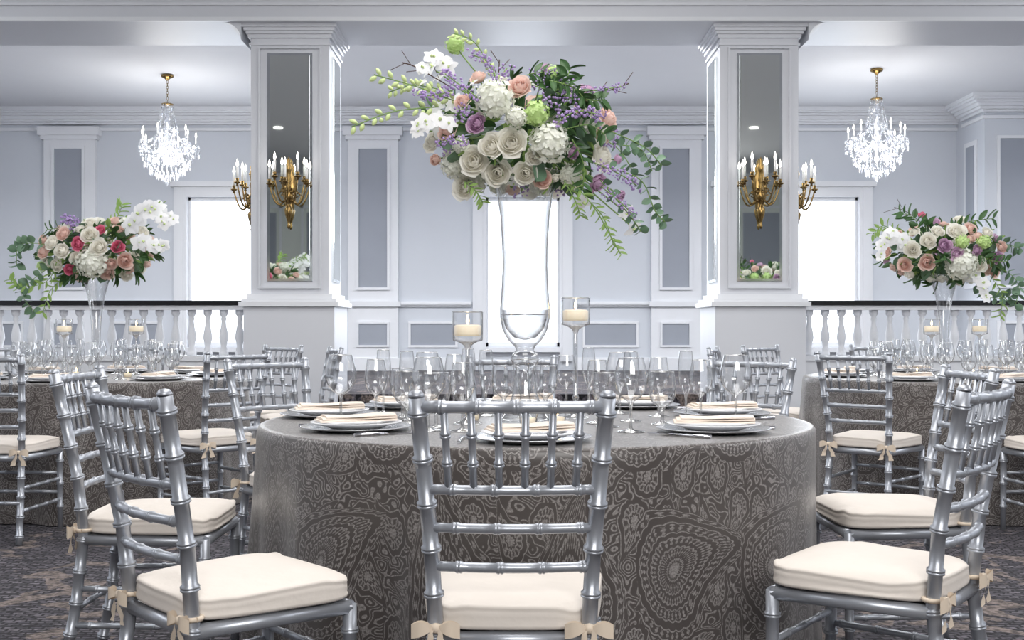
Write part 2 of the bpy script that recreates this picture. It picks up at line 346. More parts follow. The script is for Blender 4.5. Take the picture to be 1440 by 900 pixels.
bal=MB(); bal.lathe([(.04,0),(.04,.03),(.028,.04),(.033,.055),(.022,.075),(.030,.11),(.040,.15),(.036,.19),(.022,.26),(.018,.30),(.026,.315),(.018,.33),(.032,.35),(.036,.36),(.036,.39)],14,'white')
def balustrade(x0,x1):
    b=MB(); y=9.9; b.box(x0,x1,y-.1,y+.1,PZ+.001,.80,'white'); b.box(x0,x1,y-.12,y+.12,.78,.82,'white')
    b.box(x0,x1,y-.07,y+.07,1.21,1.25,'white'); b.box(x0,x1,y-.09,y+.09,1.25,1.29,'black')
    n=int((x1-x0)/.135)
    for i in range(n): b.add(bal,Matrix.Translation((x0+(i+.5)*(x1-x0)/n,y,.82)))
    b.obj('balustrade')
balustrade(-8,-2.26); balustrade(2.47,8)

# ---------------------------------------------------------------- sconce
def sconce_mesh():
    b=MB(); P=Matrix.Translation((0,-.045,0))
    plate=[(.0,-.2),(.02,-.19),(.035,-.14),(.03,-.1),(.05,-.04),(.06,.03),(.05,.1),(.03,.14),(.04,.18),(.02,.22),(0,.24)]
    b.lathe(plate,14,'brass',Matrix.Translation((0,-.018,0))@Matrix.Diagonal((1,.3,1,1)))
    b.lathe([(0,-.33),(.008,-.32),(.016,-.30),(.008,-.285),(.014,-.26),(.03,-.21),(.038,-.17),(.022,-.14),(.016,-.12),(.03,-.10),(.045,-.07),(.04,-.03),(.02,0),(.014,.05),(.022,.08),(.012,.11),(.02,.15),(.028,.18),(.012,.21),(.018,.235),(0,.27)],14,'brass',P)
    for i,a in enumerate([-82,-42,0,42,82]):
        a=math.radians(a); Rr=.135 if i%2==0 else .12; dz=0 if i%2==0 else .05
        d=Vector((math.sin(a),-math.cos(a),0)); o=Vector((0,-.045,0)); path=[]
        for k in range(11):
            t=k/10; path.append(o+d*(.02+Rr*t)+Vector((0,0,-.07-.075*math.sin(t*pi*.95)*(1-.2*t)+.11*t*t*t+dz*t)))
        b.tube(path,[.009-.003*k/10 for k in range(11)],7,'brass')
        sc=[o+d*(.05+.028*math.cos(q)*(1-q/9))+Vector((0,0,-.04+.028*math.sin(q)*(1-q/9)+dz*.4)) for q in [j*.5 for j in range(13)]]
        b.tube(sc,.0055,6,'brass')
        e=path[-1]; T=Matrix.Translation(e)
        b.lathe([(0,-.02),(.012,-.012),(.008,0),(.026,.008),(.03,.018),(.012,.02),(.016,.045),(.012,.05)],12,'brass',T)
        b.lathe([(.0105,.045),(.0105,.15)],10,'cstick',T)
        b.lathe([(.004,.15),(.011,.163),(.011,.175),(.005,.2),(0,.215)],8,'bulb',T)
    return b.mesh('wall_sconce')
sm=sconce_mesh()
for cx,s in((-1.84,-1),(2.05,1)):
    inst(sm,'wall_sconce',(cx,9.6-.02,2.2))
    inst(sm,'wall_sconce',(cx+s*(.325+.02),9.93,2.2),rz=s*pi/2)

# ---------------------------------------------------------------- chandelier
octa=MB(); octa.v=[Vector(p) for p in((0,0,1.5),(1,0,0),(0,1,0),(-1,0,0),(0,-1,0),(0,0,-1.5))]
for f in((0,1,2),(0,2,3),(0,3,4),(0,4,1),(5,2,1),(5,3,2),(5,4,3),(5,1,4)): octa.fa(f,'crystal',False)
def chandelier_mesh():
    b=MB(); random.seed(3)
    def bead(p,s=.009,k=1): b.add(octa,Matrix.Translation(p)@Matrix.Rotation(R()*6,4,'Z')@Matrix.Diagonal((s,s,s*k,1)))
    b.lathe([(.0,-.07),(.015,-.065),(.03,-.045),(.065,-.03),(.07,-.012),(.05,0)],20,'brass')
    for i in range(7):
        z=-.085-i*.03; ring=[Vector((.011*math.cos(q),0,.02*math.sin(q))) for q in [j*pi/4 for j in range(9)]]
        Rm=Matrix.Rotation(i%2*pi/2,3,'Z'); b.tube([Rm@p+Vector((0,0,z)) for p in ring],.003,5,'brass')
    b.lathe([(0,-.28),(.02,-.29),(.05,-.32),(.06,-.33),(.02,-.34),(.012,-.40),(.02,-.44),(.012,-.5),(.03,-.56),(.014,-.62),(.02,-.7),(.05,-.76),(.055,-.80),(.02,-.86),(.015,-.95),(.03,-1.0),(0,-1.04)],16,'crystal')
    b.lathe([(.055,-.325),(.066,-.33),(.066,-.34),(.055,-.345)],20,'brass')
    def strand(p,q,sag,n,s=.008):
        for i in range(n+1):
            t=i/n; bead(p.lerp(q,t)-Vector((0,0,sag*4*t*(1-t))),s)
    def pol(r,a,z): return Vector((r*math.cos(a),r*math.sin(a),z))
    for i in range(12):
        a=i*pi/6; strand(pol(.06,a,-.34),pol(.115,a,-.60),.03,12); bead(pol(.06,a,-.37),.010,2); 
        strand(pol(.115,a,-.60),pol(.115,a+pi/6,-.60),.03,6,.007); bead(pol(.115,a,-.64),.012,2)
        strand(pol(.115,a,-.60),pol(.04,a,-.76),-.01,8,.007)
    for i in range(10):
        a=i*pi/5+.2; Rr=.31 if i%2==0 else .26; zt=-.80 if i%2==0 else -.74; pts=[]
        for k in range(11):
            t=k/10; pts.append(pol(.04+(Rr-.04)*t,a,-.80-.11*math.sin(t*pi)*(1-.3*t)+(zt+.80)*t))
        b.tube(pts,.007,6,'crystal')
        T=Matrix.Translation(pts[-1]); b.lathe([(.006,-.015),(.035,0),(.038,.008),(.012,.008),(.014,.03)],12,'crystal',T)
        b.lathe([(.0095,.02),(.0095,.10)],8,'cstick',T); b.lathe([(.004,.10),(.011,.112),(.010,.125),(.004,.15),(0,.16)],8,'bulb',T)
        for k in range(8):
            q=a+k*pi/4; c=pts[-1]+Vector((.036*math.cos(q),.036*math.sin(q),-.012)); bead(c,.006); bead(c-Vector((0,0,.035)),.009,2); bead(c-Vector((0,0,.07)),.007,2); bead(c-Vector((0,0,.105)),.008,2)
        a2=a+pi/5; R2=.26 if i%2==0 else .31; z2=-.74 if i%2==0 else -.80
        strand(pts[-1],pol(R2,a2,z2),.07,14,.0075)
        strand(pol(.06,a,-.60),pts[-1],.05,14,.007)
        for k in(3,5,7): 
            for j in range(4): bead(pts[k]-Vector((0,0,.03+.028*j)),.007+.002*j,1.3)
    for rr,z,n in((.25,-1.0,30),(.19,-1.07,24),(.12,-1.12,16),(.04,-1.15,8)):
        for i in range(n):
            a=2*pi*i/n; bead(pol(rr,a,z),.010); bead(pol(rr,a,z-.035),.010,2.0)
    for i in range(18):
        a=2*pi*i/18; strand(pol(.29,a,-.89),pol(.25,a,-1.0),.0,4)
    bead(Vector((0,0,-1.22)),.022,1.2)
    return b.mesh('crystal_chandelier')
cm=chandelier_mesh()
inst(cm,'crystal_chandelier',(-3.87,13.0,HC)); inst(cm,'crystal_chandelier',(4.0,12.7,HC),rz=.4)

# ---------------------------------------------------------------- chair
def chair_mesh():
    b=MB(); S='silver'
    for s in(-1,1):
        b.bamboo([(s*.175,-.255,0),(s*.165,-.215,.2),(s*.158,-.19,.43),(s*.166,-.205,.60),(s*.180,-.238,.78),(s*.192,-.268,.925)],.0165,S,spacing=.096,start=.04,seg=12)
        b.lathe([(.0165,0),(.0165,.004),(.011,.012),(0,.014)],12,S,Matrix.Translation((s*.192,-.268,.925)))
        b.bamboo([(s*.188,.185,.425),(s*.19,.187,0)],.0165,S,spacing=.12,start=.06,seg=12,taper=.8)
        b.bamboo([(s*.168,-.225,.16),(s*.189,.186,.16)],.009,S,spacing=.1,start=.06,seg=8)
        b.bamboo([(s*.162,-.205,.27),(s*.189,.186,.27)],.009,S,spacing=.1,start=.06,seg=8)
        b.tube([(s*.16,-.19,.418),(s*.188,.185,.418)],.017,8,S)
    b.bamboo([(-.189,.186,.20),(.189,.186,.20)],.009,S,spacing=.1,start=.09,seg=8)
    b.bamboo([(-.189,.186,.30),(.189,.186,.30)],.009,S,spacing=.1,start=.09,seg=8)
    b.bamboo([(-.168,-.225,.20),(.168,-.225,.20)],.009,S,spacing=.1,start=.07,seg=8)
    b.tube([(-.188,.185,.418),(.188,.185,.418)],.017,8,S); b.tube([(-.158,-.19,.418),(.158,-.19,.418)],.017,8,S)
    b.box(-.165,.165,-.18,.18,.405,.43,S)
    def yy(z):
        pts=[(.43,-.19),(.60,-.205),(.78,-.238),(.925,-.268)]
        for (z0,y0),(z1,y1) in zip(pts,pts[1:]):
            if z<=z1: return y0+(y1-y0)*(z-z0)/(z1-z0)
        return -.268
    def hw(z): return .158+(z-.43)*.068
    def bow(x,w): return -.022*(1-(x/w)**2)
    def rail(z,r,sp,st):
        w=hw(z); b.bamboo([(w*k/6,yy(z)+bow(w*k/6,w),z) for k in range(-6,7)],r,S,spacing=sp,start=st,seg=9,bump=1.22)
    rail(.905,.0125,.075,.05); rail(.735,.0105,.085,.06); rail(.655,.0105,.085,.06); rail(.573,.0105,.085,.06)
    for i in range(6):
        u=(i-2.5)/2.5*.72; x0=hw(.735)*u; x1=hw(.905)*u
        b.bamboo([(x0,yy(.735)+bow(x0,hw(.735)),.735),(x1,yy(.905)+bow(x1,hw(.905)),.905)],.0078,S,spacing=.06,start=.055,seg=8,bump=1.45)
    def ring(sc,z,n=64,nn=5):
        out=[]
        for i in range(n):
            a=2*pi*i/n; c,s_=math.cos(a),math.sin(a); e=2/nn
            x=math.copysign(abs(c)**e,c); y=math.copysign(abs(s_)**e,s_)
            hwid=.196+.020*y
            wob=(.004*math.sin(3*a+1)+.0025*math.sin(7*a)+.0015*math.sin(13*a)) if .45<z<.49 else 0
            out.append(Vector((x*hwid*sc,.005+y*.2*sc - (0.008*(1-x*x) if y<-.9 else 0),z+wob)))
        return out
    rings=[ring(.3,.437),ring(.9,.437),ring(.975,.439),ring(1.0,.443),ring(1.004,.449),ring(.994,.4535),ring(1.0,.463),ring(.998,.472),ring(.990,.4765),ring(1.0,.480),ring(.994,.4845),ring(.972,.487),ring(.93,.491),ring(.8,.498),ring(.5,.503),ring(.2,.505)]
    n0=len(b.v); n=64
    for r_ in rings: b.v+=r_
    for j in range(len(rings)-1):
        for i in range(n): k=(i+1)%n; b.fa((n0+j*n+i,n0+j*n+k,n0+(j+1)*n+k,n0+(j+1)*n+i),'cush')
    b.fa([n0+i for i in reversed(range(n))],'cush'); b.fa([n0+(len(rings)-1)*n+i for i in range(n)],'cush')
    for s in(-1,1):
        c=Vector((s*.157,-.217,.448))
        b.tube([c+Vector((.019*math.cos(q),.027+.019*math.sin(q)*1.1,0)) for q in[j*pi/5 for j in range(11)]],.006,6,'ribbon')
        b.lathe([(0,-.011),(.009,-.008),(.011,0),(.009,.008),(0,.011)],8,'ribbon',Matrix.Translation(c))
        for d in(-1,1):
            def loop(front,d=d,c=c):
                def P(u,v):
                    w=.003+.013*math.sin(min(1,u*1.1)*pi*.62); x=d*(.004+.046*u); 
                    return c+Vector((x,-.004+front*.011*math.sin(u*pi),(v-.5)*2*w+.010*u-.016*u*u))
                return P
            b.grid(loop(-1),8,3,'ribbon'); b.grid(loop(.5),8,3,'ribbon')
            pts=[c+Vector((d*(.003+.0045*k+.003*math.sin(k*2)),-.007-.002*math.sin(k),-.011*k)) for k in range(7)]
            n_=len(b.v)
            for k,p in enumerate(pts):
                w=.003+.0018*k; b.v+=[p+Vector((-w,.002*math.sin(k*1.5),0)),p+Vector((w,-.002*math.sin(k*1.5),.003))]
            for k in range(6): b.fa((n_+2*k,n_+2*k+1,n_+2*k+3,n_+2*k+2),'ribbon')
    return b.mesh('dining_chair')
chm=chair_mesh()
def chair(x,y,dx,dy):
    l=math.hypot(dx,dy); dx/=l; dy/=l
    inst(chm,'dining_chair',(x+dx*.268,y+dy*.268,0),rz=math.atan2(dy,dx)-pi/2)
TC=Vector((.076,3.79,0))
chair(0,2.32,0.01,1)
chair(-.84,2.52,.75,.66)
chair(-1.38,3.68,1,.0)
chair(1.11,2.70,-.8,.6)
chair(1.50,3.80,-1,-.02)
def ringchair(c,a,r=1.46,j=0):
    a=math.radians(a); chair(c[0]+r*math.cos(a),c[1]+r*math.sin(a),-math.cos(a+j),-math.sin(a+j))
for a in(138,93,50): ringchair(TC,a)
TL=(-2.53,7.1); TR=(2.70,7.1)
for a in(-92,-42,52,20,95,140,-140): ringchair(TL,a)
for a in(-130,-86,130,162,90,40,-40): ringchair(TR,a)

# ---------------------------------------------------------------- table
def cloth_mesh():
    me=bpy.data.meshes.new('tablecloth'); N=360; Z=.76; v=[];f=[];uv=[]
    rows=[]
    for r in(0.0001,.3,.6,.8,.86,.878): rows.append(('t',r,Z))
    rows.append(('t',.884,Z-.003)); rows.append(('s',.888,Z-.010))
    for k in range(1,33): rows.append(('s',None,Z-.01-(Z-.016)*k/32))
    def fold(a):
        amp=.7+.3*math.sin(2*a+.7); s1=math.sin(11*a+1.1*math.sin(3*a)+.5*math.sin(5*a))
        return .40+amp*(.46*(abs(s1)**.75)*(1 if s1>0 else -1)+.15*math.sin(23*a+1.3+.5*math.sin(2*a)))
    for kind,r,z in rows:
        for i in range(N):
            a=2*pi*i/N
            if r is None:
                t=(Z-z)/Z; tt=min(1,t*1.4); rr=.890+.006*t+.088*fold(a)*(tt**.95)*(.6+.4*t)-.022*tt
            else: rr=r
            v.append((rr*math.cos(a),rr*math.sin(a),z))
    for j in range(len(rows)-1):
        for i in range(N):
            k=(i+1)%N; f.append((j*N+i,(j+1)*N+i,(j+1)*N+k,j*N+k))
            side=rows[j+1][0]=='s'
            for (jj,ii,i_) in((j,i,i),(j+1,i,i),(j+1,k,i+1),(j,k,i+1)):
                if side: uv.append((2*pi*i_/N*.93,rows[jj][2]+3))
                else: p=v[jj*N+ii]; uv.append((p[0],p[1]))
    me.from_pydata(v,[],f); me.materials.append(M['cloth']); l=me.uv_layers.new(name='UVMap')
    l.data.foreach_set('uv',[c for q in uv for c in q]); me.polygons.foreach_set('use_smooth',[True]*len(f)); me.update()
    return me
clm=cloth_mesh()
base=MB(); base.lathe([(.85,.725),(.87,.73),(.87,.75),(.85,.752)],64,'twig'); 
base.lathe([(.05,.06),(.04,.1),(.04,.725)],16,'black')
for i in range(4):
    a=i*pi/2+.78; base.tube([(0,0,.09),(.4*math.cos(a),.4*math.sin(a),.04),(.5*math.cos(a),.5*math.sin(a),.02)],.02,8,'black')
bm=base.mesh('table_base')
def table(x,y,rz=0):
    e=empty('banquet_table',(x,y,0),rz); inst(clm,'tablecloth',parent=e); inst(bm,'table_base',parent=e)
table(TC.x,TC.y,.3); table(*TL,1.2); table(*TR,2.3); table(-3.35,2.4,.7); table(3.65,2.4,2)

# ---------------------------------------------------------------- tableware
TZ=.7605
def mk(name,fn):
    b=MB(); fn(b); return b.mesh(name)
charger=mk('charger_plate',lambda b:b.lathe([(0,0),(.11,0),(.12,.003),(.163,.012),(.165,.014),(.162,.015),(.12,.007),(.11,.005),(0,.005)],56,'chrim'))
plate=mk('dinner_plate',lambda b:b.lathe([(0,0),(.08,0),(.09,.004),(.133,.016),(.135,.018),(.132,.019),(.09,.009),(.08,.007),(0,.007)],56,'china'))
def nap(b):
    for k,(w,h,ox,oy) in enumerate([(.115,.055,0,0),(.112,.050,.004,.003),(.105,.046,.008,.002)]):
        z0=k*.0055
        def P(u,v,top,w=w,h=h,ox=ox,oy=oy,z0=z0,k=k): 
            x=(u-.5)*2*w+ox; y=(v-.5)*2*h*(1-.25*(u))+oy
            return Vector((x,y,z0+(.0055 if top else 0)*(1-abs(2*v-1)**8*.6)+.002*math.sin(u*7+k)*top+.0015*k*u))
        b.grid(lambda u,v:P(u,v,1),12,8,'napkin'); b.grid(lambda u,v:P(u,1-v,0),12,8,'napkin')
        for vv in(0,1): b.grid(lambda u,t,vv=vv:P(u,vv,0).lerp(P(u,vv,1),t),12,1,'napkin')
        for uu in(0,1): b.grid(lambda v,t,uu=uu:P(uu,v,0).lerp(P(uu,v,1),t),8,1,'napkin')
napkin=mk('folded_napkin',nap)
def knife(b):
    b.tube([(0,-.10,.0055),(0,-.02,.005),(0,.005,.004)],[.005,.0042,.003],8,'cutlery')
    b.box(-.007,.006,0,.105,.001,.0035,'cutlery'); b.box(-.004,.005,.105,.118,.001,.0035,'cutlery')
def fork(b):
    b.tube([(0,-.10,.0055),(0,-.04,.005),(0,.03,.005)],[.005,.004,.003],8,'cutlery'); b.box(-.011,.011,.03,.055,.004,.0065,'cutlery')
    for i in range(4): x=-.0095+i*.0063; b.box(x-.0014,x+.0014,.054,.1,.004,.0062,'cutlery')
knm=mk('dinner_knife',knife); fkm=mk('dinner_fork',fork)
def stemware(name,foot,sr,zs,bowl,seg):
    b=MB()
    b.lathe([(foot,0),(foot*1.01,.0012),(foot*.9,.0035),(foot*.3,.007),(sr*1.1,.013)],seg,'glass',cap=False)
    b.lathe([(sr*1.1,.013),(sr,.03),(sr,zs-.015),(sr*1.7,zs)],10,'stemg',cap=False)
    b.lathe([(sr*1.7,zs)]+bowl,seg,'glass',cap=False)
    rr,rz=bowl[-1]; b.tube([(rr*math.cos(2*pi*i/seg),rr*math.sin(2*pi*i/seg),rz) for i in range(seg+1)],.0011,5,'rim',cap=False)
    b.tube([(foot*math.cos(2*pi*i/seg),foot*math.sin(2*pi*i/seg),.0014) for i in range(seg+1)],.0012,5,'rim',cap=False)
    return b.mesh(name)
big=stemware('wine_glass',.040,.0042,.085,[(.014,.091),(.028,.100),(.043,.120),(.050,.142),(.049,.165),(.042,.195),(.037,.215)],30)
med=stemware('white_wine_glass',.035,.0038,.084,[(.012,.089),(.024,.098),(.034,.118),(.037,.14),(.034,.165),(.028,.20)],28)
flu=stemware('champagne_flute',.034,.0037,.082,[(.010,.090),(.018,.104),(.025,.13),(.027,.16),(.024,.20),(.021,.225)],24)
wat=stemware('water_goblet',.036,.006,.052,[(.018,.058),(.034,.071),(.042,.095),(.043,.12),(.037,.165)],28)
def votive(b):
    b.lathe([(.022,.001),(.026,.006),(.031,.05)],20,'vglass',cap=False); b.lathe([(.021,.002),(.024,.025),(0,.026)],18,'wax')
    b.lathe([(.0,.03),(.004,.036),(.003,.045),(0,.055)],8,'flame')
vot=mk('votive_candle',votive)
def chold(zc,zt):
    def f(b):
        b.lathe([(.045,.001),(.044,.005),(.02,.012),(.01,.025),(.0075,.06),(.012,.07),(.0075,.08),(.0065,zc-.03),(.012,zc-.015),(.03,zc-.004)],24,'stemg',cap=False)
        b.lathe([(.03,zc-.004),(.046,zc),(.048,zc+.01),(.048,zt)],32,'vglass',cap=False)
        b.tube([(.048*math.cos(2*pi*i/32),.048*math.sin(2*pi*i/32),zt) for i in range(33)],.0014,5,'rim',cap=False)
        b.lathe([(0,zc+.014),(.04,zc+.014),(.043,zc+.022),(.043,zc+.046),(.035,zc+.050),(0,zc+.048)],24,'wax')
        b.lathe([(0,zc+.052),(.005,zc+.06),(.004,zc+.07),(0,zc+.084)],8,'flame')
    return f
ch1=mk('glass_candle_holder',chold(.262,.352)); ch2=mk('glass_candle_holder',chold(.312,.402))
occ=[]; plates=[]
def gl(m_,n_,x,y,z=TZ,r=.042): occ.append((x,y,r)); inst(m_,n_,(x,y,z),rz=R()*6)
gl(ch1,'glass_candle_holder',-.139,3.63); gl(ch2,'glass_candle_holder',.212,3.86)
pend=[]
def setting(x,y,c,nr=None,cut=True):
    d=math.atan2(y-c[1],x-c[0]); rz=d+pi/2
    plates.append((x,y,.165))
    inst(charger,'charger_plate',(x,y,TZ)); inst(plate,'dinner_plate',(x,y,TZ+.0085)); inst(napkin,'folded_napkin',(x,y,TZ+.0285),rz=(nr if nr is not None else rz+.5))
    if cut: pend.append((x,y,rz))
def cutlery():
    for x,y,rz in pend:
        ux,uy=math.cos(rz),math.sin(rz)
        for m_,n_,s in((knm,'dinner_knife',1),(fkm,'dinner_fork',-1)):
            cx,cy=x+s*ux*.185,y+s*uy*.185; ok=True
            for k in(-.1,-.05,0,.05,.11):
                px,py=cx-uy*k,cy+ux*k
                if any(math.hypot(px-a,py-b_)<r+.012 for a,b_,r in occ) or any(math.hypot(px-a,py-b_)<r+.01 for a,b_,r in plates if (a,b_)!=(x,y)) or math.hypot(px-TC.x,py-TC.y)>.87: ok=False
            if ok: inst(m_,n_,(cx,cy,TZ),rz=rz); occ.append((cx,cy,.02))
for x,y,nr in[(.05,3.10,.3),(-.46,3.42,.35),(-.62,3.93,.25),(.585,3.36,-.1),(.72,3.97,.1),(.04,4.47,0),(-.40,4.35,.4),(.47,4.38,-.3)]: setting(x,y,TC,nr)
for m_,n_,L_ in((big,'wine_glass',[(-.55,3.72),(-.245,3.40),(.345,3.36),(.715,3.70),(-.30,4.10),(.38,4.08)]),
             (med,'white_wine_glass',[(-.44,3.74),(-.145,3.38),(.60,3.68),(.27,3.66),(.5,3.95),(-.22,4.4),(.20,4.25)]),
             (flu,'champagne_flute',[(-.345,3.80),(-.45,4.05),(-.09,3.97),(.575,3.83),(.385,3.74),(-.16,4.24),(.29,4.38)]),
             (wat,'water_goblet',[(-.33,3.64),(-.23,3.52),(.29,3.53),(.47,3.62),(-.03,4.17),(-.37,3.92),(.12,4.15)])):
    for x,y in L_: gl(m_,n_,x,y)
for x,y in[(.05,3.56),(-.13,3.80),(.14,3.60)]: gl(vot,'votive_candle',x,y)
cutlery()
for T,angs in((TL,(-92,-42,52,8,95,140,-140,180)),(TR,(-130,-86,135,180,90,45,-42,0))):
    for a in angs:
        a=math.radians(a); c,s=math.cos(a),math.sin(a)
        setting(T[0]+.68*c,T[1]+.68*s,T,cut=False)
        for m_,n_,r_,o in((big,'wine_glass',.46,.26),(med,'white_wine_glass',.43,.02),(flu,'champagne_flute',.33,-.18),(wat,'water_goblet',.46,-.24)):
            inst(m_,n_,(T[0]+r_*math.cos(a+o),T[1]+r_*math.sin(a+o),TZ))
    for dx,dy,m_,n_ in((-.17,-.12,ch1,'glass_candle_holder'),(.2,.08,ch1,'glass_candle_holder'),(.05,-.2,vot,'votive_candle'),(-.18,.1,vot,'votive_candle'),(.2,-.08,vot,'votive_candle')):
        inst(m_,n_,(T[0]+dx,T[1]+dy,TZ))

# ---------------------------------------------------------------- flowers
def rose_t(seed,n=26,op=1.):
    b=MB(); random.seed(seed)
    for i in range(n):
        t=(i+.5)/n; a=i*2.399+U(-.15,.15); r0=.05+.22*t; r1=(.05+.86*t)*(op if t>.3 else 1); bul=.10+.16*t*(1-.3*t); H=1.0-.42*t**1.6+U(-.03,.03); hs=1.5-.75*t; cu=max(0,t-.35)*.32*op
        def P(u,v,r0=r0,r1=r1,bul=bul,H=H,hs=hs,cu=cu,a=a,t=t):
            uu=(u-.5)*2; rad=r0+(r1-r0)*v**.85+bul*math.sin(pi*v); e=max(0,v-.72)/.28; rad+=cu*e*e+.03*uu*uu*v
            ang=a+uu*hs*(.62+.38*math.sin(pi*min(1,v*.9+.1)))
            return Vector((rad*math.cos(ang),rad*math.sin(ang),-.45+H*v*(1-.20*uu**4*v-.06*uu*uu)-cu*.55*e*e))
        b.grid(P,7,6,'rwhite')
    b.lathe([(.0,-.5),(.25,-.44),(.34,-.28)],8,'stem',cap=False)
    return b
roses=[rose_t(1,24,1.0),rose_t(2,21,.88),rose_t(3,16,.66)]
def floret_t(pet=4,rad=1.,wd=.55):
    b=MB()
    for i in range(pet):
        Rm=Matrix.Rotation(2*pi*i/pet,4,'Z')
        b.grid(lambda u,v:Rm@Vector((rad*v,(u-.5)*2*wd*math.sin(pi*(.12+.80*v)),.25*v*v-.1*(2*u-1)**2*1)),2,3,'hyd')
    return b
flo=floret_t()
def ball_t(n,fl,sz,mt):
    b=MB(); random.seed(n)
    for i in range(n):
        z=1-2*(i+.5)/n; r=math.sqrt(1-z*z); a=i*2.399; d=Vector((r*math.cos(a),r*math.sin(a),z)); d=(d+Vector((U(-.25,.25),U(-.25,.25),U(-.25,.25)))).normalized()
        b.add(fl,place(d+Vector((U(-.3,.3),U(-.3,.3),U(-.3,.3))),d*U(.76,1.0))@Matrix.Scale(sz*U(.8,1.1),4),{'hyd':mt})
    b.lathe([(0,-.8),(.6,-.5),(.78,0),(.6,.5),(0,.8)],10,mt); return b
hyd=ball_t(120,flo,.20,'hyd'); vib=ball_t(90,flo,.17,'vib')
def leaf_t(mt,wd=.24,L=1):
    b=MB(); b.grid(lambda u,v:Vector((L*v,(u-.5)*2*wd*math.sin(pi*min(1,.06+.94*v))**.8,abs(u-.5)*.18-.22*v*v)),4,6,mt); return b
lf=leaf_t('leaf'); lf2=leaf_t('leaf2',.2); eu=leaf_t('euc',.46)
def orch_t():
    b=MB()
    for i in range(5):
        a=2*pi*i/5+pi/2; Rm=Matrix.Rotation(a,4,'Z'); w=.5 if i in(1,4) else .32
        b.grid(lambda u,v,w=w,Rm=Rm:Rm@Vector((v,(u-.5)*2*w*math.sin(pi*(.08+.86*v)),.15*v-.25*v*v)),4,4,'orch')
    b.lathe([(0,-.05),(.16,.05),(.12,.25),(0,.32)],8,'bud'); return b
orc=orch_t()
blob=MB(); blob.lathe([(0,-1),(.7,-.6),(1,0),(.7,.6),(0,1)],6,'purple')
def leafM(p,d,s,roll=None):
    d=Vector(d).normalized(); q=Vector((1,0,0)).rotation_difference(d).to_matrix().to_4x4()
    return Matrix.Translation(Vector(p))@q@Matrix.Rotation(U(-1.2,1.2) if roll is None else roll,4,'X')@Matrix.Scale(s,4)
def smooth(pts,n=8):
    pts=[Vector(p) for p in pts]; P=[pts[0]]+pts+[pts[-1]]; out=[]
    for i in range(1,len(P)-2):
        for k in range(n):
            t=k/n; a,b_,c,d=P[i-1:i+3]
            out.append(.5*((2*b_)+(c-a)*t+(2*a-5*b_+4*c-d)*t*t+(-a+3*b_-3*c+d)*t**3))
    out.append(pts[-1]); return out
def trail(b,pts,kind,s):
    pa=smooth(pts,7); b.tube(pa,[.002]*len(pa),5,'stem' if kind!='twig' else 'twig')
    n=len(pa)
    for i in range(1,n):
        t=(pa[i]-pa[i-1]).normalized(); side=t.cross(Vector((U(-.3,.3),-1,U(-.3,.3)))).normalized()
        if kind=='euc':
            if i%2==0: continue
            for sg in(-1,1): b.add(eu,leafM(pa[i],side*sg+t*.4+Vector((0,U(-.6,.3),0)),s*U(.8,1.2)))
        elif kind=='leaf':
            b.add(lf,leafM(pa[i],side*(1 if i%2 else -1)+t*.7+Vector((0,U(-.5,.3),0)),s*U(.8,1.2)))
        elif kind=='lleaf':
            b.add(lf2,leafM(pa[i],side*(1 if i%2 else -1)+t*.8+Vector((0,U(-.5,.3),0)),s*U(.7,1.1)))
        elif kind=='orchid':
            if i%2==0: b.add(orc,place((U(-.5,.5),-1,U(-.2,.6)),pa[i]+Vector((U(-.01,.01),-.012,U(-.02,.02))))@Matrix.Scale(s*(1-.4*i/n)*U(.9,1.1),4))
        elif kind=='bud':
            b.add(blob,place(side*(1 if i%2 else -1)+t,pa[i]+side*(1 if i%2 else -1)*s*.8)@Matrix.Diagonal((s*.5,s*.5,s*.9,1)),{'purple':'bud'})
            if i%3==0: b.add(blob,place(t,pa[i]+side*s*-.9)@Matrix.Scale(s*.5,4),{'purple':'bud'})
        elif kind=='purple':
            for _ in range(6):
                o=Vector((U(-1,1),U(-1,1),U(-1,1)))*s; b.add(blob,place((R()-.5,R()-.5,R()+.1),pa[i]+o)@Matrix.Scale(s*.26*U(.6,1.2),4))
        elif kind=='twig':
            if i%3==0: b.tube([pa[i],pa[i]+(side*(1 if i%2 else -1)+t*1.4)*s],.0012,4,'twig')
